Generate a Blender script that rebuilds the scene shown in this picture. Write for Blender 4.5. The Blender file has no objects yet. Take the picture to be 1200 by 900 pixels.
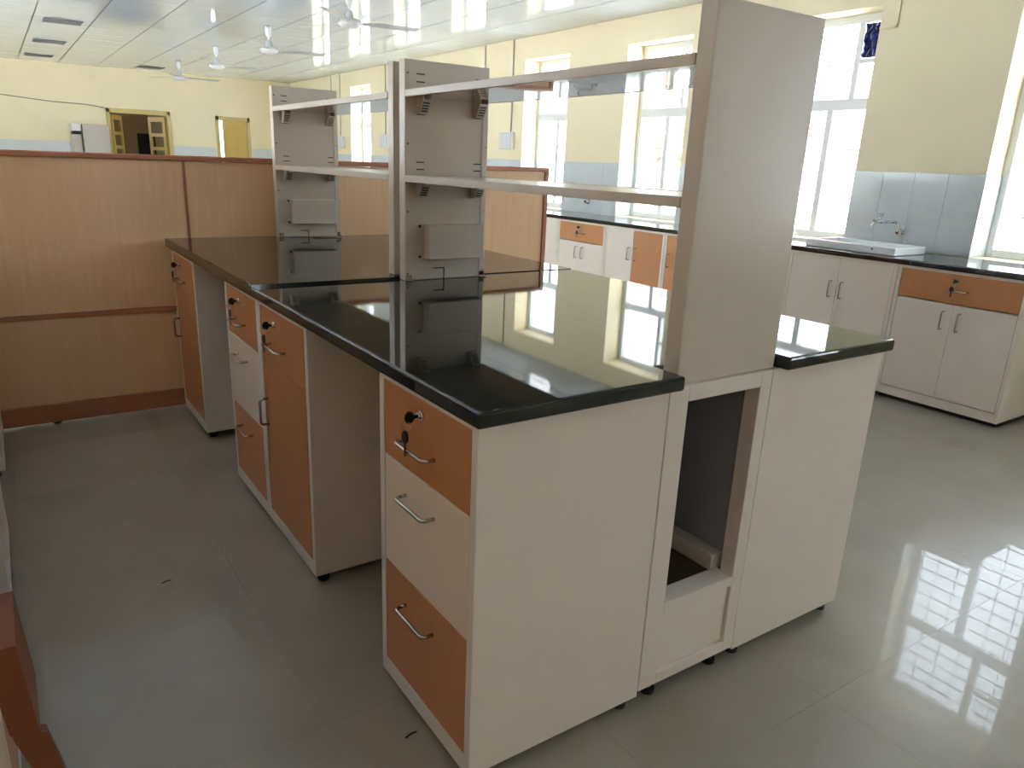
import bpy, bmesh, math, random
from mathutils import Vector, Matrix, Euler
random.seed(7)
PI = math.pi
SC = bpy.context.scene
COL = SC.collection

# ------------------------------------------------------------------ camera
def srgb(r, g, b):
    f = lambda c: (c / 255 / 12.92) if c / 255 <= .04045 else ((c / 255 + .055) / 1.055) ** 2.4
    return (f(r), f(g), f(b), 1)

CAM = Vector((-0.7064, -1.1089, 1.3465))
yaw, pitch, roll = math.radians(33.999), math.radians(17.184), math.radians(2.166)
fw = Vector((math.sin(yaw) * math.cos(pitch), math.cos(yaw) * math.cos(pitch), -math.sin(pitch)))
rt0 = Vector((math.cos(yaw), -math.sin(yaw), 0))
up0 = rt0.cross(fw)
rt = math.cos(roll) * rt0 + math.sin(roll) * up0
up = -math.sin(roll) * rt0 + math.cos(roll) * up0
cd = bpy.data.cameras.new('camera')
cd.sensor_fit = 'HORIZONTAL'; cd.sensor_width = 36
cd.lens = 863.14 * 36 / 1200
cd.shift_x = 15.45 / 1200; cd.shift_y = 6.565 / 1200
cd.clip_start = .02; cd.clip_end = 200
cam = bpy.data.objects.new('camera', cd); COL.objects.link(cam)
m = Matrix((rt, up, -fw)).transposed().to_4x4(); m.translation = CAM
cam.matrix_world = m
SC.camera = cam

# ------------------------------------------------------------------ daylight
W = bpy.data.worlds.new('sky'); SC.world = W; W.use_nodes = True
bg = W.node_tree.nodes['Background']
bg.inputs['Color'].default_value = (.83, .88, 1.0, 1)
bg.inputs['Strength'].default_value = 2.3
sd = bpy.data.lights.new('sun', 'SUN'); sd.energy = 18; sd.angle = .01; sd.color = (1, .945, .97)
sun = bpy.data.objects.new('sun', sd); COL.objects.link(sun)
sun.rotation_euler = Vector((.45, .35, -1)).to_track_quat('-Z', 'Y').to_euler()
vs = SC.view_settings
vs.view_transform = 'Standard'; vs.look = 'None'; vs.gamma = 1; vs.use_curve_mapping = False
vs.exposure = 2.15
cy = SC.cycles
cy.max_bounces = 10; cy.diffuse_bounces = 6; cy.glossy_bounces = 5; cy.transparent_max_bounces = 12
cy.transmission_bounces = 6; cy.sample_clamp_indirect = 8; cy.caustics_reflective = False; cy.caustics_refractive = False

WINDOWS = [2.05 + 1.665 * k for k in range(-3, 7)]      # near jamb of each window in the right wall
LEFT_WINDOWS = [1.0 + 1.5 * k for k in range(7)]     # unseen opposite wall; guessed from light off the left, count and width tuned
LWW = 1.3
BWW = .6
BACK_FILL_WINDOWS = [1.3]                                       # near jamb of an unseen window added to light the near end panels
WW, SILL, HEAD = .80, .872, 2.435
XW, FARY, BACKY, LEFTX, CEIL = 4.40, 14.2, -5.0, -3.6, 2.665
# sampling portals in the modelled window openings (they give off no light of their own)
for y0 in WINDOWS:
    ld = bpy.data.lights.new('daylight_portal', 'AREA'); ld.shape = 'RECTANGLE'; ld.size = WW; ld.size_y = HEAD - SILL
    ld.cycles.is_portal = True
    lo = bpy.data.objects.new('daylight_portal', ld); COL.objects.link(lo)
    lo.location = (4.72, y0 + WW / 2, (SILL + HEAD) / 2)
    lo.rotation_euler = Vector((-1, 0, 0)).to_track_quat('-Z', 'Z').to_euler()
for y0 in LEFT_WINDOWS:
    ld = bpy.data.lights.new('daylight_portal', 'AREA'); ld.shape = 'RECTANGLE'; ld.size = LWW; ld.size_y = HEAD - SILL
    ld.cycles.is_portal = True
    lo = bpy.data.objects.new('daylight_portal', ld); COL.objects.link(lo)
    lo.location = (LEFTX - .22, y0 + LWW / 2, (SILL + HEAD) / 2)
    lo.rotation_euler = Vector((1, 0, 0)).to_track_quat('-Z', 'Z').to_euler()

for x0 in BACK_FILL_WINDOWS:
    ld = bpy.data.lights.new('daylight_portal', 'AREA'); ld.shape = 'RECTANGLE'; ld.size = BWW; ld.size_y = HEAD - SILL
    ld.cycles.is_portal = True
    lo = bpy.data.objects.new('daylight_portal', ld); COL.objects.link(lo)
    lo.location = (x0 + BWW / 2, BACKY - .22, (SILL + HEAD) / 2)
    lo.rotation_euler = Vector((0, 1, 0)).to_track_quat('-Z', 'Z').to_euler()

# ------------------------------------------------------------------ materials
def mat(name, c, rough=.5, metal=0, var=.0, scale=8, bump=0, bscale=60, stretch=(1, 1, 1), spec=.5, coat=0, crough=.03, c2=None, detail=4):
    mt = bpy.data.materials.new(name); mt.use_nodes = True
    nt = mt.node_tree; b = nt.nodes['Principled BSDF']
    b.inputs['Roughness'].default_value = rough; b.inputs['Metallic'].default_value = metal
    b.inputs['Specular IOR Level'].default_value = spec
    b.inputs['Coat Weight'].default_value = coat; b.inputs['Coat Roughness'].default_value = crough
    b.inputs['Base Color'].default_value = c
    if var or c2 or bump:
        tc = nt.nodes.new('ShaderNodeTexCoord'); mp = nt.nodes.new('ShaderNodeMapping')
        geo = nt.nodes.new('ShaderNodeNewGeometry')
        mp.inputs['Scale'].default_value = stretch
        nt.links.new(geo.outputs['Position'], mp.inputs['Vector'])
    if var or c2:
        nz = nt.nodes.new('ShaderNodeTexNoise'); nz.inputs['Scale'].default_value = scale; nz.inputs['Detail'].default_value = detail
        nt.links.new(mp.outputs['Vector'], nz.inputs['Vector'])
        cr = nt.nodes.new('ShaderNodeValToRGB')
        cr.color_ramp.elements[0].position = .3; cr.color_ramp.elements[1].position = .7
        lo = c2 if c2 else tuple(x * (1 - var) for x in c[:3]) + (1,)
        cr.color_ramp.elements[0].color = lo; cr.color_ramp.elements[1].color = c
        nt.links.new(nz.outputs['Fac'], cr.inputs['Fac']); nt.links.new(cr.outputs['Color'], b.inputs['Base Color'])
    if bump:
        n2 = nt.nodes.new('ShaderNodeTexNoise'); n2.inputs['Scale'].default_value = bscale; n2.inputs['Detail'].default_value = 2
        nt.links.new(mp.outputs['Vector'], n2.inputs['Vector'])
        bp = nt.nodes.new('ShaderNodeBump'); bp.inputs['Strength'].default_value = bump; bp.inputs['Distance'].default_value = .01
        nt.links.new(n2.outputs['Fac'], bp.inputs['Height']); nt.links.new(bp.outputs['Normal'], b.inputs['Normal'])
    return mt

M = {}
M['cream'] = mat('cream_wall_paint', srgb(240, 228, 192), .6, var=.04, scale=3, bump=.05, bscale=40)
M['dado'] = mat('pale_blue_wall_tile', srgb(212, 218, 220), .10, var=.04, scale=5)
M['grout'] = mat('pale_grout', srgb(160, 154, 142), .5)
M['ceiling'] = mat('glossy_white_ceiling_panel', srgb(204, 216, 227), .05, var=.03, scale=2, bump=.022, bscale=5, spec=.8)
M['joint'] = mat('grey_joint', srgb(96, 97, 98), .7)
M['floor'] = mat('polished_cream_floor_tile', srgb(160, 153, 140), .3, scale=4, spec=.4, coat=.42, crough=.012, c2=srgb(150, 142, 128), detail=8)
M['white'] = mat('off_white_laminate', srgb(236, 224, 212), .35, var=.03, scale=6)
M['edge'] = mat('white_edge_band', srgb(232, 230, 228), .4)
M['orange'] = mat('orange_laminate', srgb(200, 137, 88), .38, var=.06, scale=30, stretch=(1, 1, .3))
M['granite'] = mat('black_granite', srgb(20, 24, 22), .035, var=.5, scale=220, spec=.75, c2=srgb(30, 36, 33), detail=2)
M['paint'] = mat('beige_powder_coat', srgb(212, 200, 186), .28, var=.03, scale=6, bump=.02, bscale=120)
M['gloss'] = mat('glossy_beige_shelf', srgb(200, 188, 172), .03, var=.02, scale=6, spec=.6)
M['slot'] = mat('dark_slot', srgb(40, 34, 30), .7)
M['screw'] = mat('dull_brown_screw', srgb(112, 92, 80), .5)
M['inner'] = mat('grey_inner_sheet', srgb(158, 158, 166), .45)
M['steel'] = mat('brushed_steel', srgb(190, 188, 182), .25, metal=1)
M['chrome'] = mat('chrome', srgb(215, 217, 220), .08, metal=1)
M['black'] = mat('black_plastic', srgb(18, 18, 19), .35)
M['wood'] = mat('pale_maple_laminate', srgb(242, 202, 156), .33, scale=9, stretch=(6, 6, .35), c2=srgb(236, 194, 147), detail=6)
M['trim'] = mat('red_brown_trim', srgb(188, 122, 88), .4, var=.10, scale=12, stretch=(1, 1, 4))
M['brown'] = mat('dark_brown_wood', srgb(128, 72, 46), .45, var=.12, scale=14)
M['ivory'] = mat('white_enamel', srgb(226, 228, 228), .2)
M['ceramic'] = mat('white_ceramic', srgb(235, 238, 240), .05)
M['alu'] = mat('white_aluminium_frame', srgb(214, 218, 220), .35)
M['yellow'] = mat('yellow_door_paint', srgb(206, 176, 96), .4, var=.08, scale=6)
M['yframe'] = mat('pale_yellow_frame_paint', srgb(206, 186, 126), .45)
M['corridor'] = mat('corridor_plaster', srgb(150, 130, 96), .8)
M['dark'] = mat('dark_screen', srgb(14, 14, 17), .3)
M['greybox'] = mat('pale_grey_steel', srgb(188, 180, 172), .5)
M['bluefilm'] = mat('dark_blue_plastic_film', srgb(24, 38, 104), .12, var=.5, scale=20)
M['fan'] = mat('fan_white_enamel', srgb(212, 214, 216), .25)
M['vent'] = mat('grey_ceiling_grille', srgb(118, 120, 122), .6)
M['kick'] = mat('dark_inner_board', srgb(92, 74, 60), .6, var=.1)
M['leaf'] = mat('tree_leaves', srgb(92, 122, 62), .6, var=.4, scale=6)
M['bark'] = mat('tree_bark', srgb(104, 84, 66), .9, var=.3, scale=10)
M['ground'] = mat('pale_concrete_yard', srgb(208, 208, 210), .9, var=.1, scale=1)
M['roof'] = mat('red_roof_sheet', srgb(168, 92, 80), .6)
M['plaster'] = mat('pale_outside_plaster', srgb(220, 212, 198), .8)
def glass_mat():
    mt = bpy.data.materials.new('clear_window_glass'); mt.use_nodes = True
    nt = mt.node_tree; nt.nodes.clear()
    out = nt.nodes.new('ShaderNodeOutputMaterial'); mx = nt.nodes.new('ShaderNodeMixShader')
    fr = nt.nodes.new('ShaderNodeFresnel'); fr.inputs['IOR'].default_value = 1.3
    tr = nt.nodes.new('ShaderNodeBsdfTransparent'); tr.inputs['Color'].default_value = (.94, .97, .96, 1)
    gl = nt.nodes.new('ShaderNodeBsdfGlossy'); gl.inputs['Roughness'].default_value = .01
    geo = nt.nodes.new('ShaderNodeNewGeometry'); ml = nt.nodes.new('ShaderNodeMath'); ml.operation = 'MULTIPLY'
    iv = nt.nodes.new('ShaderNodeMath'); iv.operation = 'SUBTRACT'; iv.inputs[0].default_value = 1
    nt.links.new(geo.outputs['Backfacing'], iv.inputs[1]); nt.links.new(fr.outputs[0], ml.inputs[0]); nt.links.new(iv.outputs[0], ml.inputs[1])
    nt.links.new(ml.outputs[0], mx.inputs[0]); nt.links.new(tr.outputs[0], mx.inputs[1]); nt.links.new(gl.outputs[0], mx.inputs[2])
    nt.links.new(mx.outputs[0], out.inputs[0])
    return mt
M['glass'] = glass_mat()

# ------------------------------------------------------------------ mesh helpers
class MB:
    """collects shapes (in metres, world or thing-local) and links them as ONE mesh object"""
    def __init__(s): s.bm = bmesh.new()
    def _merge(s, b):
        me = bpy.data.meshes.new('tmp'); b.to_mesh(me); b.free(); s.bm.from_mesh(me); bpy.data.meshes.remove(me)
        return s
    def box(s, x0, x1, y0, y1, z0, z1, bev=0, seg=1):
        b = bmesh.new(); bmesh.ops.create_cube(b, size=1)
        for v in b.verts:
            v.co = Vector(((x0 + x1) / 2 + v.co.x * (x1 - x0), (y0 + y1) / 2 + v.co.y * (y1 - y0), (z0 + z1) / 2 + v.co.z * (z1 - z0)))
        if bev: bmesh.ops.bevel(b, geom=b.edges[:], offset=bev, segments=seg, profile=.5, affect='EDGES')
        return s._merge(b)
    def cyl(s, p, q, r, r2=None, n=16):
        p, q = Vector(p), Vector(q); d = q - p
        b = bmesh.new(); bmesh.ops.create_cone(b, cap_ends=True, segments=n, radius1=r, radius2=r if r2 is None else r2, depth=d.length)
        mt = d.to_track_quat('Z', 'Y').to_matrix().to_4x4(); mt.translation = (p + q) / 2
        b.transform(mt)
        for f in b.faces: f.smooth = len(f.verts) == 4
        return s._merge(b)
    def lathe(s, prof, c, n=24):
        b = bmesh.new(); rings = []
        for r, z in prof:
            rings.append([b.verts.new((c[0] + r * math.cos(2 * PI * k / n), c[1] + r * math.sin(2 * PI * k / n), c[2] + z)) for k in range(n)])
        for a, d in zip(rings, rings[1:]):
            for k in range(n):
                f = b.faces.new((a[k], a[(k + 1) % n], d[(k + 1) % n], d[k])); f.smooth = True
        b.faces.new(rings[0][::-1]); b.faces.new(rings[-1])
        bmesh.ops.recalc_face_normals(b, faces=b.faces[:])
        return s._merge(b)
    def tube(s, pts, r, n=10, cap=True):
        pts = [Vector(p) for p in pts]; b = bmesh.new(); rings = []
        u = None
        for i, p in enumerate(pts):
            t = (pts[min(i + 1, len(pts) - 1)] - pts[max(i - 1, 0)]).normalized()
            if u is None: u = t.orthogonal().normalized()
            u = (u - t * u.dot(t)).normalized(); v = t.cross(u)
            rings.append([b.verts.new(p + r * (math.cos(2 * PI * k / n) * u + math.sin(2 * PI * k / n) * v)) for k in range(n)])
        for a, d in zip(rings, rings[1:]):
            for k in range(n):
                f = b.faces.new((a[k], a[(k + 1) % n], d[(k + 1) % n], d[k])); f.smooth = True
        if cap: b.faces.new(rings[0][::-1]); b.faces.new(rings[-1])
        bmesh.ops.recalc_face_normals(b, faces=b.faces[:])
        return s._merge(b)
    def prism(s, poly, axis, a0, a1, bev=0):
        """poly: 2-D outline in the two axes other than `axis`, extruded from a0 to a1"""
        b = bmesh.new()
        def co(p, a):
            l = list(p); l.insert(axis, a); return l
        lo = [b.verts.new(co(p, a0)) for p in poly]; hi = [b.verts.new(co(p, a1)) for p in poly]
        b.faces.new(lo[::-1]); b.faces.new(hi); n = len(poly)
        for k in range(n): b.faces.new((lo[k], lo[(k + 1) % n], hi[(k + 1) % n], hi[k]))
        bmesh.ops.recalc_face_normals(b, faces=b.faces[:])
        if bev: bmesh.ops.bevel(b, geom=b.edges[:], offset=bev, segments=1, affect='EDGES')
        return s._merge(b)
    def build(s, name, m, parent=None, world=False):
        off = Vector((0, 0, 0))
        if world and parent is not None:
            q = parent
            while q is not None: off += q.location; q = q.parent
        me = bpy.data.meshes.new(name)
        if off.length: bmesh.ops.translate(s.bm, verts=s.bm.verts[:], vec=-off)
        s.bm.to_mesh(me); s.bm.free()
        me.materials.append(m)
        o = bpy.data.objects.new(name, me); COL.objects.link(o)
        if parent is not None: o.parent = parent
        return o

def box(name, m, parent, x0, x1, y0, y1, z0, z1, bev=0, seg=1, world=False):
    return MB().box(x0, x1, y0, y1, z0, z1, bev, seg).build(name, m, parent, world)

def thing(name, label, cat, loc=(0, 0, 0), rz=0, group=None):
    o = bpy.data.objects.new(name, None); COL.objects.link(o)
    o.empty_display_size = .1
    o.location = loc; o.rotation_euler = (0, 0, rz)
    return tag(o, label, cat, group)

def tag(o, label, cat, group=None):
    o['label'] = label; o['category'] = cat
    if group: o['group'] = group
    return o

def structure(o): o['kind'] = 'structure'; return o

def copy_tree(o, parent=None):
    c = o.copy(); COL.objects.link(c)
    if parent is not None: c.parent = parent
    for ch in list(o.children): copy_tree(ch, c)
    return c

def again(src, loc, rz, label):
    c = copy_tree(src); c.location = loc; c.rotation_euler = (0, 0, rz); c['label'] = label
    return c

# ------------------------------------------------------------------ floor and ceiling
T = .592; FX0, FY0 = -.80, -.24
floor = structure(box('floor', M['grout'], None, LEFTX - .2, 4.75, BACKY - .2, FARY + 4.4, -.12, -.004))
def tile_mesh(name, sx, sy, t, m, bev):
    mb = MB().box(-sx / 2, sx / 2, -sy / 2, sy / 2, -t, 0, bev)
    me = bpy.data.meshes.new(name); mb.bm.to_mesh(me); mb.bm.free(); me.materials.append(m)
    return me
ftm = tile_mesh('floor_tile', T - .0005, T - .0005, .004, M['floor'], .0002)
rest = MB()
for i in range(-5, 9):
    for j in range(-10, 25):
        x, y = FX0 + (i + .5) * T, FY0 + (j + .5) * T
        if x - T / 2 < LEFTX or x + T / 2 > XW or y - T / 2 < BACKY or y + T / 2 > FARY: 
            x0, x1 = max(LEFTX, x - T / 2), min(XW, x + T / 2); y0, y1 = max(BACKY, y - T / 2), min(FARY, y + T / 2)
            if x1 - x0 > .02 and y1 - y0 > .02: rest.box(x0, x1 - .0015, y0, y1 - .0015, -.004, 0)
        elif x > -1.5 and -1.4 < y < 5.2:
            o = bpy.data.objects.new('floor_tile', ftm); COL.objects.link(o); o.parent = floor; o.location = (x, y, 0)
        else: rest.box(x - T / 2, x + T / 2 - .0015, y - T / 2, y + T / 2 - .0015, -.004, 0)
o = rest.build('floor_tiling', M['floor'], floor); o['kind'] = 'stuff'

ceiling = structure(box('ceiling', M['joint'], None, LEFTX - .2, 4.75, BACKY - .2, FARY + .2, CEIL + .003, CEIL + .2))
CT = .565; CX0, CY0 = XW - 20 * CT, 5.46 - 20 * CT
ctm = tile_mesh('ceiling_tile', CT - .013, CT - .003, -.003, M['ceiling'], 0)
rest = MB()
for i in range(20):
    for j in range(-1, 38):
        x, y = CX0 + (i + .5) * CT, CY0 + (j + .5) * CT
        x0, x1, y0, y1 = max(LEFTX, x - CT / 2), min(XW, x + CT / 2), max(BACKY, y - CT / 2), min(FARY, y + CT / 2)
        if x1 - x0 < .03 or y1 - y0 < .03: continue
        full = (x1 - x0 > CT - .02) and (y1 - y0 > CT - .02)
        if full and x > -1.7 and y > 2.6:
            o = bpy.data.objects.new('ceiling_tile', ctm); COL.objects.link(o); o.parent = ceiling
            o.location = (x, y, CEIL - .001)
            o.rotation_euler = (random.gauss(0, .0012), random.gauss(0, .0012), 0)
        else: rest.box(x0 + .003, x1 - .003, y0 + .003, y1 - .003, CEIL - .001, CEIL + .002)
o = rest.build('ceiling_tiling', M['ceiling'], ceiling); o['kind'] = 'stuff'

# ------------------------------------------------------------------ walls
mb = MB()
ys = [BACKY]
for y0 in WINDOWS: ys += [y0, y0 + WW]
ys.append(FARY)
mb.box(XW, 4.7, BACKY, FARY, -.1, SILL)
mb.box(XW, 4.7, BACKY, FARY, HEAD, CEIL + .1)
for k in range(0, len(ys), 2): mb.box(XW, 4.7, ys[k], ys[k + 1], SILL, HEAD)
wall_right = structure(mb.build('wall_right', M['cream']))
# pale tiles of the dado on the piers between the windows (two rows)
wt = {}
def wall_tile(parent, y0, y1, z0, z1):
    key = (round(y1 - y0, 3), round(z1 - z0, 3))
    if key not in wt:
        b = MB().box(-.006, 0, -key[0] / 2 + .0006, key[0] / 2 - .0006, -key[1] / 2 + .0006, key[1] / 2 - .0006, .0005)
        me = bpy.data.meshes.new('wall_tile'); b.bm.to_mesh(me); b.bm.free(); me.materials.append(M['dado']); wt[key] = me
    o = bpy.data.objects.new('wall_tile', wt[key]); COL.objects.link(o); o.parent = parent
    return o
for k in range(0, len(ys), 2):
    a, b = ys[k], ys[k + 1]
    if b < 0: continue
    n = max(1, round((b - a) / .216)); w = (b - a) / n
    for q in range(n):
        for z0, z1 in ((.874, 1.098), (1.098, 1.376)):
            o = wall_tile(wall_right, a + q * w, a + (q + 1) * w, z0, z1); o.location = (XW, a + (q + .5) * w, (z0 + z1) / 2)
# window reveals carry the same tiles up to the dado height
for y0 in WINDOWS:
    if y0 < 0: continue
    me = MB().box(XW - .005, 4.62, y0 + WW - .006, y0 + WW, .874, 1.376, .0008).build('reveal_tile', M['dado'], wall_right)

mb = MB(); xs = [LEFTX]
for x0 in BACK_FILL_WINDOWS: xs += [x0, x0 + BWW]
xs.append(XW)
mb.box(LEFTX, XW, BACKY - .2, BACKY, -.1, SILL).box(LEFTX, XW, BACKY - .2, BACKY, HEAD, CEIL + .1)
for k in range(0, len(xs), 2): mb.box(xs[k], xs[k + 1], BACKY - .2, BACKY, SILL, HEAD)
wall_back = structure(mb.build('wall_back', M['cream']))
mb = MB(); yl = [BACKY - .2]
for y0 in LEFT_WINDOWS: yl += [y0, y0 + LWW]
yl.append(FARY + .2)
mb.box(LEFTX - .2, LEFTX, yl[0], yl[-1], -.1, SILL).box(LEFTX - .2, LEFTX, yl[0], yl[-1], HEAD, CEIL + .1)
for k in range(0, len(yl), 2): mb.box(LEFTX - .2, LEFTX, yl[k], yl[k + 1], SILL, HEAD)
wall_left = structure(mb.build('wall_left', M['cream']))
# far wall with its two doorways
D1 = (1.09, 2.14, 2.0); D2 = (2.94, 3.57, 1.975)
mb = MB()
mb.box(LEFTX, D1[0], FARY, FARY + .2, -.1, CEIL + .1).box(D1[1], D2[0], FARY, FARY + .2, -.1, CEIL + .1).box(D2[1], XW + .3, FARY, FARY + .2, -.1, CEIL + .1)
mb.box(D1[0], D1[1], FARY, FARY + .2, D1[2], CEIL + .1).box(D2[0], D2[1], FARY, FARY + .2, D2[2], CEIL + .1)
wall_far = structure(mb.build('wall_far', M['cream']))
a, b = -1.4, XW
for p, q in ((LEFTX, D1[0] - .02), (D1[1] + .02, D2[0] - .02), (D2[1] + .02, XW)):
    n = max(1, round((q - p) / .3)); w = (q - p) / n
    for i in range(n):
        o = wall_tile(wall_far, p + i * w, p + (i + 1) * w, 1.12, 1.41)
        o.rotation_euler = (0, 0, PI / 2); o.location = (p + (i + .5) * w, FARY, (1.12 + 1.41) / 2)
# corridor beyond the doors
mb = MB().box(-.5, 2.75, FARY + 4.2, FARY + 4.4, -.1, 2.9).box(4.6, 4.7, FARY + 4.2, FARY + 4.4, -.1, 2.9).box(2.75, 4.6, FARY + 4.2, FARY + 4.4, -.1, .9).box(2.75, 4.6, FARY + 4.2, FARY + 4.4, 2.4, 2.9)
mb.box(-.7, -.5, FARY + .2, FARY + 1.6, -.1, 2.9).box(-.7, -.5, FARY + 3.4, FARY + 4.4, -.1, 2.9).box(-.7, -.5, FARY + 1.6, FARY + 3.4, -.1, 1.7).box(-.7, -.5, FARY + 1.6, FARY + 3.4, 2.3, 2.9)  # unseen side opening, added to let modest daylight into the corridor
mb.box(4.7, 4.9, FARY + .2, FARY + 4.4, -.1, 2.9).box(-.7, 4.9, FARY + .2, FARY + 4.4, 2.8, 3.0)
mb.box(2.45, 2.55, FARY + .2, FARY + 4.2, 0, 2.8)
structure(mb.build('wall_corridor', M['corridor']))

def door_frame(n, d, t=.055):
    mb = MB().box(d[0], d[0] + t, FARY - .03, FARY + .12, 0, d[2], .004).box(d[1] - t, d[1], FARY - .03, FARY + .12, 0, d[2], .004)
    mb.box(d[0], d[1], FARY - .03, FARY + .12, d[2] - t - .02, d[2], .004)
    return structure(mb.build('door_%d' % n, M['yframe']))
def glazed_leaf(parent, hinge, ang, w):
    """leaf with three glazed lights, hinged at `hinge`"""
    fr = MB().box(0, .07, -.02, .02, .02, 1.9, .003).box(w - .07, w, -.02, .02, .02, 1.9, .003)
    for z0, z1 in ((.02, .75), (1.1, 1.16), (1.32, 1.38), (1.56, 1.62), (1.82, 1.9)): fr.box(.06, w - .06, -.02, .02, z0, z1)
    lf = fr.build('door_leaf', M['yellow'], parent); lf.location = hinge; lf.rotation_euler = (0, 0, ang)
    for z0, z1 in ((.75, 1.1), (1.16, 1.32), (1.38, 1.56), (1.62, 1.82)):
        MB().box(.06, w - .06, -.004, .004, z0, z1).build('pane', M['glass'], lf)
    return lf
d1 = door_frame(1, D1)
glazed_leaf(d1, (D1[0] + .075, FARY + .08, 0), math.radians(62), .46)
glazed_leaf(d1, (D1[1] - .075, FARY + .08, 0), math.radians(118), .46)
d2 = door_frame(2, D2)
lf = MB().box(0, .44, -.02, .02, .02, 1.9, .003).box(.06, .38, -.026, -.018, .9, 1.8, .004).build('door_leaf', M['yellow'], d2)
lf.location = (D2[1] - .06, FARY + .02, 0); lf.rotation_euler = (0, 0, math.radians(176))
t = thing('monitor', 'black flat monitor seen through the open glazed double door', 'monitor', (1.92, FARY + 1.4, 0))
box('screen', M['dark'], t, -.16, .16, -.02, .02, 1.2, 1.62, .004)
box('stand', M['dark'], t, -.03, .03, -.015, .015, .75, 1.2, .003)
box('base', M['dark'], t, -.2, .2, -.15, .15, 0, .75, .01)

# ------------------------------------------------------------------ windows
for n, y0 in enumerate(WINDOWS):
    y1 = y0 + WW; F0, F1 = 4.60, 4.66; e = .045
    fr = MB().box(F0, F1, y0, y0 + e, SILL + .001, HEAD, .003).box(F0, F1, y1 - e, y1, SILL + .001, HEAD, .003)
    fr.box(F0, F1, y0 + e, y1 - e, SILL + .001, SILL + .05, .003).box(F0, F1, y0 + e, y1 - e, HEAD - .055, HEAD, .003)
    w = structure(fr.build('window_%d' % (n + 1), M['alu']))
    box('transom', M['alu'], w, F0, F1, y0 + e, y1 - e, 1.80, 1.88, .003)
    ym, yu = y0 + .41, y0 + .26
    box('mullion', M['alu'], w, F0 + .005, F1, ym - .025, ym + .025, SILL + .05, 1.80, .003)
    box('mullion', M['alu'], w, F0 + .005, F1, yu - .022, yu + .022, 1.88, HEAD - .055, .003)
    for a, b, c, d in ((y0 + e, ym - .025, SILL + .05, 1.80), (ym + .025, y1 - e, SILL + .05, 1.80), (yu + .022, y1 - e, 1.88, HEAD - .055)):
        box('pane', M['glass'], w, 4.632, 4.636, a, b, c, d)
    box('crossbar', M['alu'], w, F0 + .01, F1, y0 + e, yu - .022, 2.115, 2.145, .002)
    box('pane', M['glass'], w, 4.632, 4.636, y0 + e, yu - .022, 1.88, 2.115)
    if abs(y0 - 2.05) > .01: box('pane', M['glass'], w, 4.632, 4.636, y0 + e, yu - .022, 2.145, HEAD - .055)
    g = MB()
    for k in range(15): g.box(4.681, 4.689, y0, y1, SILL + .05 + k * .1, SILL + .059 + k * .1)
    for k in range(1, 6): g.box(4.683, 4.687, y0 + k * .133 - .003, y0 + k * .133 + .003, SILL, HEAD)
    o = g.build('window_grille', M['alu'], w); o['kind'] = 'stuff'
for n, y0 in enumerate(LEFT_WINDOWS):
    y1 = y0 + LWW; F0, F1 = LEFTX - .16, LEFTX - .10; e = .045
    fr = MB().box(F0, F1, y0, y0 + e, SILL + .001, HEAD, .003).box(F0, F1, y1 - e, y1, SILL + .001, HEAD, .003)
    fr.box(F0, F1, y0 + e, y1 - e, SILL + .001, SILL + .05, .003).box(F0, F1, y0 + e, y1 - e, HEAD - .055, HEAD, .003)
    w = structure(fr.build('window_%d' % (n + 1 + len(WINDOWS)), M['alu']))
    box('transom', M['alu'], w, F0, F1, y0 + e, y1 - e, 1.80, 1.88, .003)
    box('mullion', M['alu'], w, F0 + .005, F1, y0 + LWW / 2 - .025, y0 + LWW / 2 + .025, SILL + .05, 1.80, .003)
    box('pane', M['glass'], w, F0 + .03, F0 + .034, y0 + e, y1 - e, SILL + .05, 1.80)
    box('pane', M['glass'], w, F0 + .03, F0 + .034, y0 + e, y1 - e, 1.88, HEAD - .055)
for n, x0 in enumerate(BACK_FILL_WINDOWS):  # added fill window in the unseen back wall
    x1 = x0 + BWW; F0, F1 = BACKY - .16, BACKY - .10; e = .045
    fr = MB().box(x0, x0 + e, F0, F1, SILL + .001, HEAD, .003).box(x1 - e, x1, F0, F1, SILL + .001, HEAD, .003)
    fr.box(x0 + e, x1 - e, F0, F1, SILL + .001, SILL + .05, .003).box(x0 + e, x1 - e, F0, F1, HEAD - .055, HEAD, .003)
    w = structure(fr.build('window_%d' % (n + 1 + len(WINDOWS) + len(LEFT_WINDOWS)), M['alu']))
    box('transom', M['alu'], w, x0 + e, x1 - e, F0, F1, 1.80, 1.88, .003)
    box('mullion', M['alu'], w, x0 + BWW / 2 - .025, x0 + BWW / 2 + .025, F0 + .005, F1, SILL + .05, 1.80, .003)
    box('pane', M['glass'], w, x0 + e, x1 - e, F0 + .03, F0 + .034, SILL + .05, 1.80)
    box('pane', M['glass'], w, x0 + e, x1 - e, F0 + .03, F0 + .034, 1.88, HEAD - .055)
# crumpled blue film in the corner of the window beside the sink
mb = MB(); b = mb.bm; N = 10; V = []
for i in range(N + 1):
    for j in range(N + 1):
        V.append(b.verts.new((4.615 + random.uniform(-.018, .012), 2.10 + .185 * i / N, 2.15 + .225 * j / N)))
for i in range(N):
    for j in range(N):
        b.faces.new((V[i * (N + 1) + j], V[(i + 1) * (N + 1) + j], V[(i + 1) * (N + 1) + j + 1], V[i * (N + 1) + j + 1]))
bmesh.ops.solidify(b, geom=b.faces[:], thickness=.003)
tag(mb.build('plastic_film', M['bluefilm']), 'crumpled dark blue plastic film stuffed in top corner of window above sink', 'plastic sheet')

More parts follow.
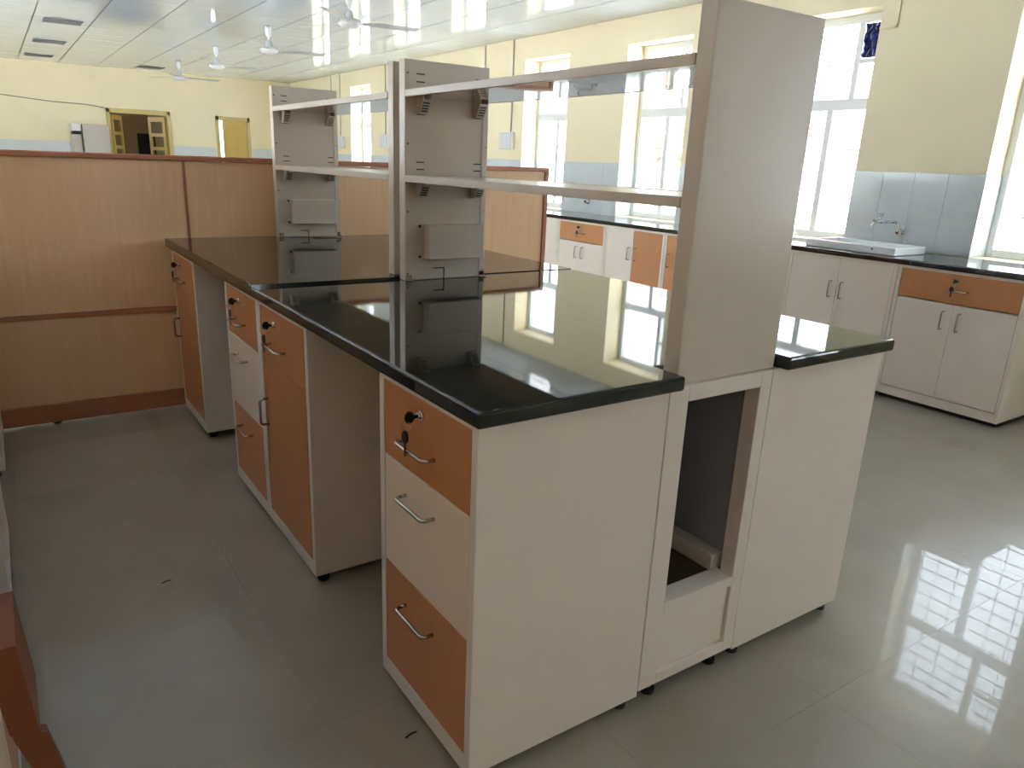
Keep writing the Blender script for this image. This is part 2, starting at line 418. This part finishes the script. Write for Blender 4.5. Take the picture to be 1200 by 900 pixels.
# ------------------------------------------------------------------ outside
structure(box('ground', M['ground'], None, -60, 60, -40, 60, -.7, -.5))
b1 = thing('house', 'low outside building with a red sheet roof seen through window', 'building', (19, 15, -.5))
box('wall', M['plaster'], b1, -2, 3, -5, 5, 0, 2.4)
MB().prism([(-2.6, 2.4), (.5, 3.3), (3.6, 2.4), (3.6, 2.5), (.5, 3.4), (-2.6, 2.5)], 1, -5.5, 5.5).build('roof', M['roof'], b1)
def tree(x, y, h, r, label):
    t = thing('tree', label, 'tree', (x, y, -.5), 0, 'trees outside the windows')
    MB().tube([(0, 0, 0), (.05, .03, h * .4), (0, .1, h * .8)], .09).build('trunk', M['bark'], t)
    mb = MB(); b = mb.bm
    for k in range(230):
        d = Vector((random.gauss(0, 1), random.gauss(0, 1), random.gauss(0, 1))).normalized() * r * random.uniform(.35, 1)
        c = Vector((0, 0, h * .75)) + Vector((d.x, d.y, d.z * 1.15)); s = .09
        q = Euler((random.uniform(0, 6), random.uniform(0, 6), random.uniform(0, 6))).to_matrix()
        vv = [b.verts.new(c + q @ Vector(p)) for p in ((-s, 0, 0), (0, -s * .5, 0), (s, 0, 0), (0, s * .5, .02))]
        b.faces.new(vv)
    o = mb.build('foliage', M['leaf'], t); o['kind'] = 'stuff'
tree(9.6, 8.4, 3.2, 1.1, 'green leafy tree outside third window from the right')
tree(13.5, 13.0, 3.6, 1.4, 'farther green tree outside behind the nearer tree')

# ------------------------------------------------------------------ cabinet builders (front at local x=0 facing -x)
def d_handle(parent, c, L, vert=False, r=.0048, out=.03):
    x = -out; h = L / 2; pts = []
    def P(a, d): return (d, c[0], c[1] + a) if vert else (d, c[0] + a, c[1])
    pts += [P(-h, .001), P(-h, x * .6)]
    for k in range(5):
        a = PI / 2 * k / 4; pts.append(P(-h + .012 * (1 - math.cos(a)), x * .6 + x * .4 * math.sin(a)))
    for k in range(5):
        a = PI / 2 * (4 - k) / 4; pts.append(P(h - .012 * (1 - math.cos(a)), x * .6 + x * .4 * math.sin(a)))
    pts += [P(h, x * .6), P(h, .001)]
    return MB().tube(pts, r, 8).build('handle', M['steel'], parent)
def lock(parent, y, z, keys=True):
    MB().cyl((.001, y, z), (-.006, y, z), .011, n=20).cyl((-.006, y, z), (-.012, y, z), .008, n=20).build('lock', M['chrome'], parent)
    if not keys: return
    k = MB().box(-.022, -.010, y - .0012, y + .0012, z - .004, z + .004)
    k.prism([(-.030 + .0115 * math.cos(2 * PI * i / 12), z + .014 * math.sin(2 * PI * i / 12)) for i in range(12)], 1, y - .0028, y + .0028, .0008)
    k.build('key', M['black'], parent)
    ring = [(-.036 - .006 * math.sin(a), y + .004 + .012 * math.sin(a), z - .020 + .013 * math.cos(a)) for a in [2 * PI * i / 16 for i in range(17)]]
    MB().tube(ring, .0012, 6, cap=False).build('key_ring', M['chrome'], parent)
    yo, zo = y + .006, z - .046
    k2 = MB().prism([(yo + .0125 * math.cos(2 * PI * i / 12), zo + .0155 * math.sin(2 * PI * i / 12)) for i in range(12)], 0, -.040, -.0345, .0008).box(-.0383, -.0362, yo - .0035, yo + .0035, zo - .044, zo - .012)
    k2.build('spare_key', M['black'], parent)
def carcass(root, w, depth, H, foot=True, e=.022, toe=.045, zb=.03, band='edge'):
    mb = MB().box(.0, depth, 0, e - .004, zb, H, .0012).box(0, depth, w - e + .004, w, zb, H, .0012)
    mb.box(.001, depth, e - .004, w - e + .004, zb, zb + toe, .0008).box(.001, depth, e - .004, w - e + .004, H - .018, H, .0008)
    mb.box(depth - .015, depth - .001, e - .004, w - e + .004, zb + toe, H - .018)
    c = mb.build('carcass', M['white'], root)
    # lighter edge banding round the front
    eb = MB().box(-.0012, .0, .0, e, zb, H).box(-.0012, .0, w - e, w, zb, H).box(-.0012, 0, e, w - e, zb, zb + toe - .002).box(-.0012, 0, e, w - e, H - .017, H)
    eb.build('edge_band', M[band], c)
    if foot:
        for x in (.035, depth - .035):
            for y in (.03, w - .03):
                MB().cyl((x, y, 0), (x, y, .012), .02, n=14).cyl((x, y, .012), (x, y, zb + .001), .009, n=10).build('foot', M['black'], root)
    return c
def front(root, name, m, y0, y1, z0, z1):
    return MB().box(-.0005, .018, y0 + .001, y1 - .001, z0 + .0012, z1 - .0012, .0009).build(name, m, root)
HC = .868
def drawer_unit(w, depth, loc, rz, label, group):
    t = thing('drawer_pedestal', label, 'drawer unit', loc, rz, group)
    carcass(t, w, depth, HC)
    e = .024
    a = front(t, 'drawer', M['orange'], e, w - e, .663, .850); lock(a, w / 2 + .01, .815); d_handle(a, (w / 2 + .018, .733), .137)
    b = front(t, 'drawer', M['white'], e, w - e, .373, .663); d_handle(b, (w / 2 + .018, .593), .137)
    c = front(t, 'drawer', M['orange'], e, w - e, .077, .373); d_handle(c, (w / 2 + .018, .297), .137)
    b['label'] = 'white middle drawer front'
    return t
def door_unit(w, depth, loc, rz, label, group):
    t = thing('storage_cabinet', label, 'cabinet', loc, rz, group)
    carcass(t, w, depth, HC)
    e = .03
    a = front(t, 'drawer', M['orange'], e, w - e, .663, .850); lock(a, w / 2 + .06, .808); d_handle(a, (w / 2 + .04, .733), .15)
    b = front(t, 'door', M['orange'], e, w - e, .077, .663); d_handle(b, (w - e - .03, .47), .095, True)
    return t

# ------------------------------------------------------------------ island benches
GI = 'cabinet units under the island bench'
near = drawer_unit(.447, .510, (0, 0, 0), 0, 'white three drawer pedestal at the near corner of the island bench', 'drawer pedestals of the island bench')
c1 = door_unit(.494, .510, (0, .961, 0), 0, 'tall orange door cabinet beyond the empty knee space, nearer of two', 'orange cabinets of the island bench')
again(near, (0, 1.458, 0), 0, 'three drawer pedestal standing tight against the nearer orange door cabinet')
again(c1, (0, 2.466, 0), 0, 'tall orange door cabinet standing next to the wooden partition')
# the row on the window side of the island turns its drawers to the other aisle
nearr = drawer_unit(.447, .500, (1.384, .450, 0), PI, 'white drawer pedestal right of the open service column, drawers facing windows', 'drawer pedestals of the island bench')
c1r = door_unit(.494, .500, (1.384, 1.44, 0), PI, 'orange cabinet on the window side of the near bench half', 'orange cabinets of the island bench')
again(nearr, (1.384, 1.94, 0), PI, 'drawer pedestal on the window side at the bench joint')
again(c1r, (1.384, 2.99, 0), PI, 'orange cabinet on the window side beside the partition')

def slab(poly, z0, z1, label, bev=.007):
    mb = MB(); b = bmesh.new()
    lo = [b.verts.new((p[0], p[1], z0)) for p in poly]; hi = [b.verts.new((p[0], p[1], z1)) for p in poly]
    b.faces.new(lo[::-1]); b.faces.new(hi); n = len(poly)
    for k in range(n): b.faces.new((lo[k], lo[(k + 1) % n], hi[(k + 1) % n], hi[k]))
    bmesh.ops.recalc_face_normals(b, faces=b.faces[:])
    seam = lambda e: all(abs(v.co.x - .7) < .003 for v in e.verts) or all(abs(v.co.y - 1.4497) < .003 for v in e.verts)
    bmesh.ops.bevel(b, geom=[e for e in b.edges if not seam(e)], offset=bev, segments=3, profile=.5, affect='EDGES')
    mb._merge(b)
    return tag(mb.build('granite_worktop', M['granite']), label, 'worktop', 'black granite worktops of the island')
ZT0, ZT1 = .8685, .903
slab([(-.02, -.028), (.528, -.028), (.528, .068), (.6996, .068), (.6996, 1.4492), (-.02, 1.4492)], ZT0, ZT1, 'polished black granite worktop over the near left half of the island')
slab([(.7004, .068), (.900, .068), (.900, -.028), (1.384, -.028), (1.384, 1.4492), (.7004, 1.4492)], ZT0, ZT1, 'polished black granite worktop right of the near upright board')
slab([(-.02, 1.4502), (.6996, 1.4502), (.6996, 3.007), (-.02, 3.007)], ZT0, ZT1 + .009, 'black granite worktop over the far left half, ending at the partition')
slab([(.7004, 1.4502), (1.384, 1.4502), (1.384, 3.007), (.7004, 3.007)], ZT0, ZT1 + .003, 'black granite worktop over the far right half of the island')

# service spine between the two cabinet rows
def spine(y0, y1, label, open_end):
    t = thing('service_column', label, 'service column', (.697, y0, 0), 0, 'service columns inside the island')
    X0, X1 = .5145, .8800; H = .868; y1 -= .002
    box('side_panel', M['inner'], t, X0, X0 + .016, y0 + .02, y1, .03, H, .001, world=True)
    box('side_panel', M['inner'], t, X1 - .016, X1, y0 + .02, y1, .03, H, .001, world=True)
    if open_end:
        f = MB().box(X0, .577, y0, y0 + .045, .042, H, .0015).box(.838, X1, y0, y0 + .045, .042, H, .0015)
        f.box(.577, .838, y0, y0 + .045, .828, H, .0012).box(.577, .838, y0, y0 + .06, .255, .285, .0012).box(.577, .838, y0, y0 + .02, .042, .075, .0012)
        f.build('front_frame', M['white'], t, True)
        box('kick_panel', M['white'], t, .579, .836, y0 + .009, y0 + .020, .077, .253, .001, world=True)
        box('bottom_board', M['kick'], t, X0 + .017, X1 - .017, y0 + .062, y1 - .03, .255, .273, world=True)
        box('cable_ledge', M['white'], t, X1 - .06, X1 - .018, y0 + .062, y0 + 1.0, .274, .325, .002, world=True)
    else:
        box('end_panel', M['white'], t, X0 + .017, X1 - .017, y0, y0 + .018, .03, H, .001, world=True)
    box('end_panel', M['white'], t, X0 + .017, X1 - .017, y1 - .018, y1, .03, H, .001, world=True)
    for x in (.58, .82):
        for y in (y0 + .03, y1 - .06):
            MB().cyl((x, y, 0), (x, y, .012), .02, n=14).cyl((x, y, .012), (x, y, .043 if open_end and y < y0 + .1 else .031), .009, n=10).build('foot', M['black'], t, True)
spine(.001, 1.449, 'beige service column with an open rectangular bay at the island end', True)
spine(1.452, 3.005, 'inner service column below the far reagent rack', False)

# ------------------------------------------------------------------ reagent racks
UX0, UX1, ZU = .541, .893, 1.678
SH = (1.577, 1.288)
def upright(root, y0, y1, z0, face):
    """hollow sheet upright; `face` -1 carries its fittings on the -y side, +1 on the +y side, 0 blank"""
    u = MB().box(UX0, UX1, y0, y1, z0, ZU, .0035, 2).build('upright', M['paint'], root, True)
    yf = y0 if face < 0 else y1
    if face < 0:
        for x in (.552, .882):
            for z in (1.633, 1.397, 1.158, .93):
                MB().cyl((x, yf - .003, z), (x, yf + .001, z), .0038, n=10).build('screw', M['screw'], u, True)
        MB().box(.8665, UX1 - .003, yf - .003, yf + .001, z0 + .002, 1.52, .0008).build('edge_strip', M['paint'], u, True)
        for x in (.603, .848):
            for z in (1.632, 1.606, 1.498, 1.334, 1.309, 1.214):
                MB().box(x - .016, x + .016, yf - .0012, yf + .001, z - .002, z + .002).build('slot', M['slot'], u, True)
        j = MB().box(.618, .858, yf - .05, yf - .0005, .985, 1.112, .003, 2).build('junction_box', M['paint'], u, True)
        for z in (.992, 1.105):
            MB().cyl((.602, yf - .004, z), (.602, yf, z), .005, n=10).build('screw', M['slot'], u, True)
        MB().box(.706, .710, yf - .0012, yf + .001, z0, .948).box(.664, .710, yf - .0012, yf + .001, .944, .948).build('cable_slot', M['slot'], u, True)
        for x in (.556, .880):
            MB().box(x - .012, x + .012, yf - .022, yf, z0 + .0005, z0 + .004, .0008).box(x - .012, x + .012, yf - .003, yf, z0 + .004, z0 + .022, .0008).build('foot_bracket', M['steel'], u, True)
    return u
def bracket(root, yf, sgn, x, zt):
    p = [(yf, zt), (yf + sgn * .055, zt), (yf + sgn * .05, zt - .012), (yf + sgn * .02, zt - .056), (yf, zt - .056)]
    mb = MB().prism(p, 0, x - .018, x - .015).prism(p, 0, x + .015, x + .018)
    mb.prism([p[2], p[3], (p[3][0], p[3][1] + .004), (p[2][0], p[2][1] + .004)], 0, x - .018, x + .018)
    bk = mb.build('shelf_bracket', M['paint'], root, True)
    q = MB()
    for k in range(4):
        a = .15 + .2 * k
        y = p[2][0] + (p[3][0] - p[2][0]) * a; z = p[2][1] + (p[3][1] - p[2][1]) * a
        q.box(x - .012, x + .012, y - .002, y + .002, z - .003, z + .001)
    q.build('bracket_slots', M['slot'], bk, True)
def rack(y0, y1, label, near_z, far_z):
    t = thing('reagent_rack', label, 'shelf rack', ((UX0 + UX1) / 2, y0, near_z), 0, 'reagent racks standing on the island')
    th = .047
    upright(t, y0, y0 + th, near_z, 0)
    upright(t, y1 - th, y1, far_z, -1)
    for zt in SH:
        s = MB().box(UX0 + .013, UX1 - .013, y0 + th + .003, y1 - th - .0005, zt - .0225, zt - .004, .001).build('shelf', M['gloss'], t, True)
        MB().box(UX0, UX0 + .0125, y0 + th + .003, y1 - th - .0005, zt - .024, zt, .0018, 2).build('shelf_rail', M['paint'], s, True)
        MB().box(UX1 - .0125, UX1, y0 + th + .003, y1 - th - .0005, zt - .023, zt, .0018, 2).build('shelf_rail', M['paint'], s, True)
        MB().box(UX0 + .013, UX1 - .013, y0 + th + .003, y1 - th - .0005, zt - .0039, zt - .002).build('shelf_liner', M['paint'], s, True)
        for x in (.603, .84):
            bracket(t, y1 - th, -1, x, zt - .023)
        bracket(t, y0 + th, 1, .80, zt - .023)
rack(.011, 1.4492, 'beige two shelf reagent rack on the near island half, with the big end board', .8685, .9035)
rack(1.496, 2.972, 'beige two shelf reagent rack on the far island half near the partition', .9125, .9125)

# ------------------------------------------------------------------ partition
pt = thing('partition', 'pale maple office partition with red brown trim behind the island bench', 'partition', (.4, 3.04, 0))
PX0, PX1, PY0, PY1, PZ = -1.75, 2.42, 3.022, 3.068, 1.318
def pp(name, m, *a, bev=.002): return MB().box(*a, bev).build(name, m, pt, True)
seams = [PX0 + .03, .105, 1.25, PX1 - .03]
for a, b in zip(seams, seams[1:]):
    pp('panel', M['wood'], a + .001, b - .001, PY0 + .006, PY1 - .006, .56, PZ - .028)
    pp('panel', M['wood'], a + .001, b - .001, PY0 + .006, PY1 - .006, .105, .535)
pp('top_cap', M['trim'], PX0, PX1, PY0 - .008, PY1 + .008, PZ - .027, PZ, bev=.005)
pp('mid_rail', M['trim'], PX0 + .03, PX1 - .03, PY0 - .002, PY1 + .002, .536, .559)
pp('skirting', M['trim'], PX0, PX1, PY0 - .006, PY1 + .006, .012, .104)
pp('end_post', M['trim'], PX1 - .03, PX1, PY0 - .004, PY1 + .004, .104, PZ - .027)
pp('end_post', M['trim'], PX0, PX0 + .03, PY0 - .004, PY1 + .004, .104, PZ - .027)
for x in (.105, ):
    pp('seam_strip', M['trim'], x - .007, x + .007, PY0 + .001, PY1 - .001, .56, PZ - .027)
for x in (-.6, .6, 1.6, 2.2): MB().cyl((x, 3.045, 0), (x, 3.045, .013), .02, n=12).build('foot', M['black'], pt, True)

# unseen side partition, added and heightened to keep light off the left aisle
p2 = thing('partition', 'unseen side partition added behind the left bench to shade the left aisle', 'partition', (-1.42, .4, 0))
LPZ = 2.0
LX0, LX1, LY0, LY1 = -1.445, -1.40, -3.2, 3.012
box('panel', M['wood'], p2, LX0 + .006, LX1 - .006, LY0 + .03, LY1 - .03, .56, LPZ - .028, world=True)
box('panel', M['wood'], p2, LX0 + .006, LX1 - .006, LY0 + .03, LY1 - .03, .105, .535, world=True)
box('top_cap', M['trim'], p2, LX0, LX1, LY0, LY1, LPZ - .027, LPZ, .004, world=True)
box('mid_rail', M['trim'], p2, LX0 + .002, LX1 - .002, LY0 + .03, LY1 - .03, .536, .559, world=True)
box('skirting', M['trim'], p2, LX0, LX1, LY0, LY1, 0, .104, .002, world=True)
box('end_post', M['trim'], p2, LX0, LX1, LY0, LY0 + .03, .104, LPZ - .027, .002, world=True)
box('end_post', M['trim'], p2, LX0, LX1, LY1 - .03, LY1, .104, LPZ - .027, .002, world=True)

# ------------------------------------------------------------------ bench along the window wall
RX = 3.845; RD = .535; RH = .838
def wall_unit(y0, y1, kind, label):
    w = y1 - y0
    t = thing('base_cabinet', label, 'cabinet', (RX, y0, 0), 0, 'base cabinets along the window wall')
    carcass(t, w, RD, RH, foot=False, e=.022, toe=.055, zb=.028, band='white')
    box('plinth', M['slot'], t, .03, RD - .03, .01, w - .01, 0, .0285)
    e = .024; mid = w / 2
    if kind == 'drawer':
        d = front(t, 'drawer', M['orange'], e, w - e, .652, .824)
        d_handle(d, (mid, .728), .12); lock(d, mid + .01, .785)
        for a, b, hy in ((e, mid, mid - .045), (mid, w - e, mid + .045)):
            q = front(t, 'door', M['white'], a, b, .086, .648); d_handle(q, (hy, .55), .105, True)
    elif kind == 'doors':
        for a, b, hy in ((e, mid, mid - .04), (mid, w - e, mid + .04)):
            q = front(t, 'door', M['white'], a, b, .086, .822); d_handle(q, (hy, .62), .105, True)
    elif kind == 'mixed':
        for a, b, hy, mm in ((e, mid, mid - .04, 'orange'), (mid, w - e, mid + .04, 'white')):
            q = front(t, 'door', M[mm], a, b, .086, .822); d_handle(q, (hy, .62), .105, True)
            q['label'] = mm + ' door front'
    elif kind == 'single':
        q = front(t, 'door', M['orange'], e, w - e, .086, .822); d_handle(q, (w - .06, .62), .105, True)
    else:
        front(t, 'door', M['white'], e, w - e, .086, .822)
    return t
wall_unit(.594, 1.313, 'drawer', 'rightmost wall cabinet, wide orange drawer over two white doors')
wall_unit(1.318, 2.082, 'doors', 'white two door cabinet under the ceramic sink')
wall_unit(2.087, 2.80, 'drawer', 'wall cabinet half hidden by the rack board, orange drawer over white doors')
wall_unit(2.806, 3.272, 'single', 'narrow wall cabinet with one orange door beside the rack board')
wall_unit(3.278, 4.01, 'mixed', 'wall cabinet with one white door and one orange door')
wall_unit(4.016, 4.70, 'drawer', 'far wall cabinet with orange drawer and two white doors, seen under lower shelf')
wall_unit(4.706, 5.30, 'blank', 'plain white cabinet beside the right end of the partition')
wall_unit(5.306, 5.90, 'blank', 'plain white cabinet behind the right end of the partition')
o = MB().box(RX - .018, XW - .008, .55, 5.92, .8385, .872, .006, 3).build('granite_worktop', M['granite'])
tag(o, 'long black granite worktop along the tiled window wall', 'worktop')

# sink: shallow rectangular ceramic basin standing proud of the granite
def sink(y0, y1, label):
    t = thing('sink', label, 'sink', (4.05, (y0 + y1) / 2, .8725), 0, None)
    x0, x1, z0, z1 = 3.905, 4.27, .8725, .922; k = .022
    mb = MB().box(x0, x1, y0, y0 + k, z0, z1, .006, 2).box(x0, x1, y1 - k, y1, z0, z1, .006, 2).box(x0, x0 + k, y0 + .01, y1 - .01, z0, z1, .006, 2).box(x1 - k, x1, y0 + .01, y1 - .01, z0, z1, .006, 2)
    mb.box(x0 + .01, x1 - .01, y0 + .01, y1 - .01, z0, z0 + .008)
    mb.build('basin', M['ceramic'], t, True)
    MB().cyl((4.08, (y0 + y1) / 2, z0 + .008), (4.08, (y0 + y1) / 2, z0 + .011), .03, n=20).build('drain', M['chrome'], t, True)
    MB().cyl((x0 - .001, y0 + .15, z1 - .02), (x0 + .003, y0 + .15, z1 - .02), .006, n=12).build('overflow_hole', M['slot'], t, True)
sink(1.39, 2.02, 'white ceramic sink on the granite under the tap')
def tap(y, label):
    t = thing('tap', label, 'tap', (4.393, y, .985), 0, 'wall taps over the window bench')
    MB().cyl((4.393, y, .985), (4.383, y, .985), .026, n=20).cyl((4.383, y, .985), (4.345, y, .985), .015, n=14).build('flange', M['chrome'], t, True)
    MB().tube([(4.35, y, .98), (4.347, y, 1.0), (4.345, y + .005, 1.04), (4.34, y + .01, 1.052), (4.325, y + .015, 1.056), (4.26, y + .045, 1.056)], .011, 10).build('pipe', M['chrome'], t, True)
    MB().cyl((4.27, y + .04, 1.056), (4.18, y + .08, 1.056), .0135, n=14).cyl((4.195, y + .073, 1.058), (4.165, y + .087, 1.02), .012, .010, n=12).build('spout', M['chrome'], t, True)
    MB().cyl((4.22, y + .062, 1.06), (4.22, y + .062, 1.092), .010, n=12).cyl((4.22, y + .062, 1.092), (4.22, y + .062, 1.104), .017, n=14).box(4.18, 4.26, y + .056, y + .068, 1.103, 1.109, .002).build('tap_head', M['chrome'], t, True)
tap(1.64, 'chrome wall tap above the white ceramic sink')
tap(4.93, 'small far wall tap glimpsed under the lower rack shelf')

# ------------------------------------------------------------------ switchboards and conduits
def board(y0, y1, z0, z1, label, conduit_y):
    t = thing('switchboard', label, 'switchboard', (XW, (y0 + y1) / 2, z0), 0, 'white switchboards on the window wall')
    MB().box(XW - .045, XW - .0005, y0, y1, z0, z1, .005, 2).build('box', M['ivory'], t, True)
    n = 3; w = (y1 - y0 - .04) / n
    for i in range(n):
        for j in range(2):
            h = (z1 - z0 - .04) / 2
            MB().box(XW - .05, XW - .0455, y0 + .02 + i * w + .004, y0 + .02 + (i + 1) * w - .004, z0 + .02 + j * h + .004, z0 + .02 + (j + 1) * h - .004, .001).build('switch', M['ivory'], t, True)
    MB().tube([(XW - .012, conduit_y, z1 - .001), (XW - .012, conduit_y, CEIL - .002)], .008, 8).build('conduit', M['greybox'], t, True)
board(6.33, 6.59, 1.49, 1.68, 'white switchboard beside the second tall window left of the rack board', 6.40)
board(9.65, 9.95, 1.49, 1.68, 'far switchboard right of the narrow window seen through the far rack', 9.80)
board(11.44, 11.70, 1.48, 1.67, 'farthest switchboard left of the narrow window seen through the far rack', 11.6)
o = MB().tube([(XW - .012, 7.0, CEIL - .002), (XW - .012, 7.0, .9)], .008, 8).build('conduit', M['greybox'])
tag(o, 'vertical wall conduit just right of the near rack upright', 'conduit', 'bare wall conduits')
o = MB().tube([(XW - .012, 12.0, CEIL - .002), (XW - .012, 12.0, .9)], .008, 8).build('conduit', M['greybox'])
tag(o, 'farthest thin vertical conduit above the far rack upright', 'conduit', 'bare wall conduits')
o = MB().box(XW - .014, XW - .0005, 1.925, 1.94, 2.285, CEIL - .002, .002).box(XW - .014, XW - .0005, 1.925, 2.045, 2.285, 2.30, .002).build('conduit', M['cream'])
tag(o, 'cream painted conduit beside the top corner of the sink window', 'conduit')
o = MB().tube([(-1.5, FARY - .01, 2.28), (-.9, FARY - .012, 2.16), (-.435, FARY - .012, 2.106), (.3, FARY - .012, 2.045), (.8, FARY - .012, 2.035), (1.06, FARY - .012, 2.0)], .006, 6).build('loose_wire', M['vent'])
tag(o, 'thin sagging wire across the far cream wall to the door', 'wire')

# far wall furniture
t = thing('steel_cupboard', 'pale grey steel cupboard left of the open double door', 'cupboard', (.84, FARY - .3, 0))
MB().box(.65, 1.05, FARY - .5, FARY - .02, .0, 1.70, .004).build('body', M['greybox'], t, True)
MB().box(.655, 1.045, FARY - .515, FARY - .501, .06, 1.66, .003).build('door', M['greybox'], t, True)
t = thing('water_dispenser', 'small white dispenser box with a dark slot left of the grey cupboard', 'dispenser', (.56, FARY - .3, 0))
MB().box(.50, .63, FARY - .45, FARY - .02, 0, 1.53, .004).build('body', M['greybox'], t, True)
MB().box(.495, .64, FARY - .47, FARY - .02, 1.585, 1.70, .01, 2).build('head', M['ivory'], t, True)
MB().box(.51, .63, FARY - .44, FARY - .02, 1.529, 1.586).build('slot', M['slot'], t, True)

# ------------------------------------------------------------------ ceiling fans and grilles
def fan(x, y, ang):
    t = thing('ceiling_fan', '', 'fan', (x, y, CEIL - .003), 0, 'white ceiling fans in a row')
    MB().lathe([(.011, -.12), (.030, -.09), (.038, -.04), (.030, 0)], (0, 0, 0)).build('canopy', M['fan'], t)
    MB().cyl((0, 0, -.16), (0, 0, -.08), .011, n=12).build('rod', M['fan'], t)
    MB().lathe([(.02, -.285), (.07, -.275), (.098, -.255), (.10, -.235), (.085, -.215), (.035, -.20), (.028, -.15), (.012, -.14)], (0, 0, 0)).build('motor', M['fan'], t)
    for k in range(3):
        mb = MB(); b = mb.bm; a0 = ang + k * 2 * PI / 3; ca, sa = math.cos(a0), math.sin(a0)
        pts = []
        for r, w, tw in ((.08, .04, 0), (.12, .05, -.05), (.145, .10, -.14), (.40, .125, -.14), (.60, .13, -.13), (.62, .11, -.13)):
            for s in (-1, 1):
                dx, dy, dz = r, s * w / 2, s * w / 2 * tw
                pts.append(b.verts.new((dx * ca - dy * sa, dx * sa + dy * ca, -.235 + dz)))
        for i in range(0, len(pts) - 2, 2): b.faces.new((pts[i], pts[i + 1], pts[i + 3], pts[i + 2]))
        bmesh.ops.solidify(b, geom=b.faces[:], thickness=.004)
        mb.build('blade', M['fan'], t)
    return t
for (x, y, a, lb) in ((1.99, 5.36, -.15, 'nearest white ceiling fan, above the near rack, blades largest in view'),
                      (2.0, 7.65, -.05, 'second nearest white ceiling fan over the far rack'),
                      (1.96, 9.8, -.1, 'third white ceiling fan, upper left near the far wall'),
                      (1.93, 12.05, .1, 'farthest white ceiling fan, small, above the open double door')):
    fan(x, y, a)['label'] = lb
for i, (x, y, lb) in enumerate(((.17, 9.13, 'nearest dark grey ceiling grille at upper left'), (.16, 11.2, 'middle dark grey ceiling grille at upper left'),
                (.13, 13.2, 'left grille of the two next to the far wall'), (1.78, 13.5, 'grey ceiling grille near far wall beside the farthest fan'))):
    t = thing('ceiling_grille', lb, 'vent', (x, y, CEIL - .012), 0, 'grey grilles in the ceiling')
    mb = MB().box(-.19, .19, -.16, -.15, 0, .009).box(-.19, .19, .15, .16, 0, .009).box(-.19, -.18, -.15, .15, 0, .009).box(.18, .19, -.15, .15, 0, .009)
    mb.build('frame', M['vent'], t)
    MB().box(-.18, .18, -.15, .15, .006, .009).build('backing', M['slot'], t)
    for k in range(6): MB().box(-.179, .179, -.13 + k * .052 - .012, -.13 + k * .052 + .012, .001, .005).build('slat', M['vent'], t)

# ------------------------------------------------------------------ left side of the aisle
lb = drawer_unit(.447, .5, (-.83, .76, 0), PI, 'shaded white drawer pedestal at the near end of the left bench', 'cabinets of the left bench')
def white_unit(y0, y1, label):
    t = thing('base_cabinet', label, 'cabinet', (-.83, y1, 0), PI, 'cabinets of the left bench')
    w = y1 - y0
    carcass(t, w, .5, HC)
    q = front(t, 'door', M['white'], .024, w - .024, .077, .85); d_handle(q, (w - .06, .6), .1, True)
white_unit(1.28, 1.8, 'white cabinet in the middle of the left bench row')
white_unit(2.40, 2.98, 'white cabinet of the left bench whose edge meets the partition at far left')
o = MB().box(-1.36, -.815, .30, 2.99, ZT0, ZT1, .006, 2).build('granite_worktop', M['granite'])
tag(o, 'black granite worktop of the left bench outside the picture edge', 'worktop')
# leaning brown post with a stepped foot in front of the left bench
t = thing('wooden_post', 'leaning brown wooden post with a stepped foot at lower left edge', 'post', (-.79, .2, 0))
MB().prism([(-.822, .600), (-.775, .600), (-.7635, .425), (-.805, .425)], 1, .126, .284).build('post', M['brown'], t, True)
b1_ = [(-.822, .600), (-.775, .600), (-.764, .431), (-.755, .428), (-.740, .346), (-.690, .0), (-.742, .0), (-.783, .367), (-.80, .43)]
MB().prism(b1_, 1, .106, .1255).build('foot', M['brown'], t, True)
# a stray chip of wire on the floor
o = MB().tube([(-.427, 1.216, .002), (-.412, 1.221, .003), (-.397, 1.221, .002)], .0018, 6).build('wire_offcut', M['slot'])
tag(o, 'tiny dark wire offcut on the shaded floor tiles at left', 'debris')
o = MB().tube([(-.052, .208, .002), (-.036, .213, .003), (-.02, .213, .002)], .0018, 6).build('wire_offcut', M['slot'])
tag(o, 'tiny dark wire offcut on the floor by the near drawer pedestal', 'debris')
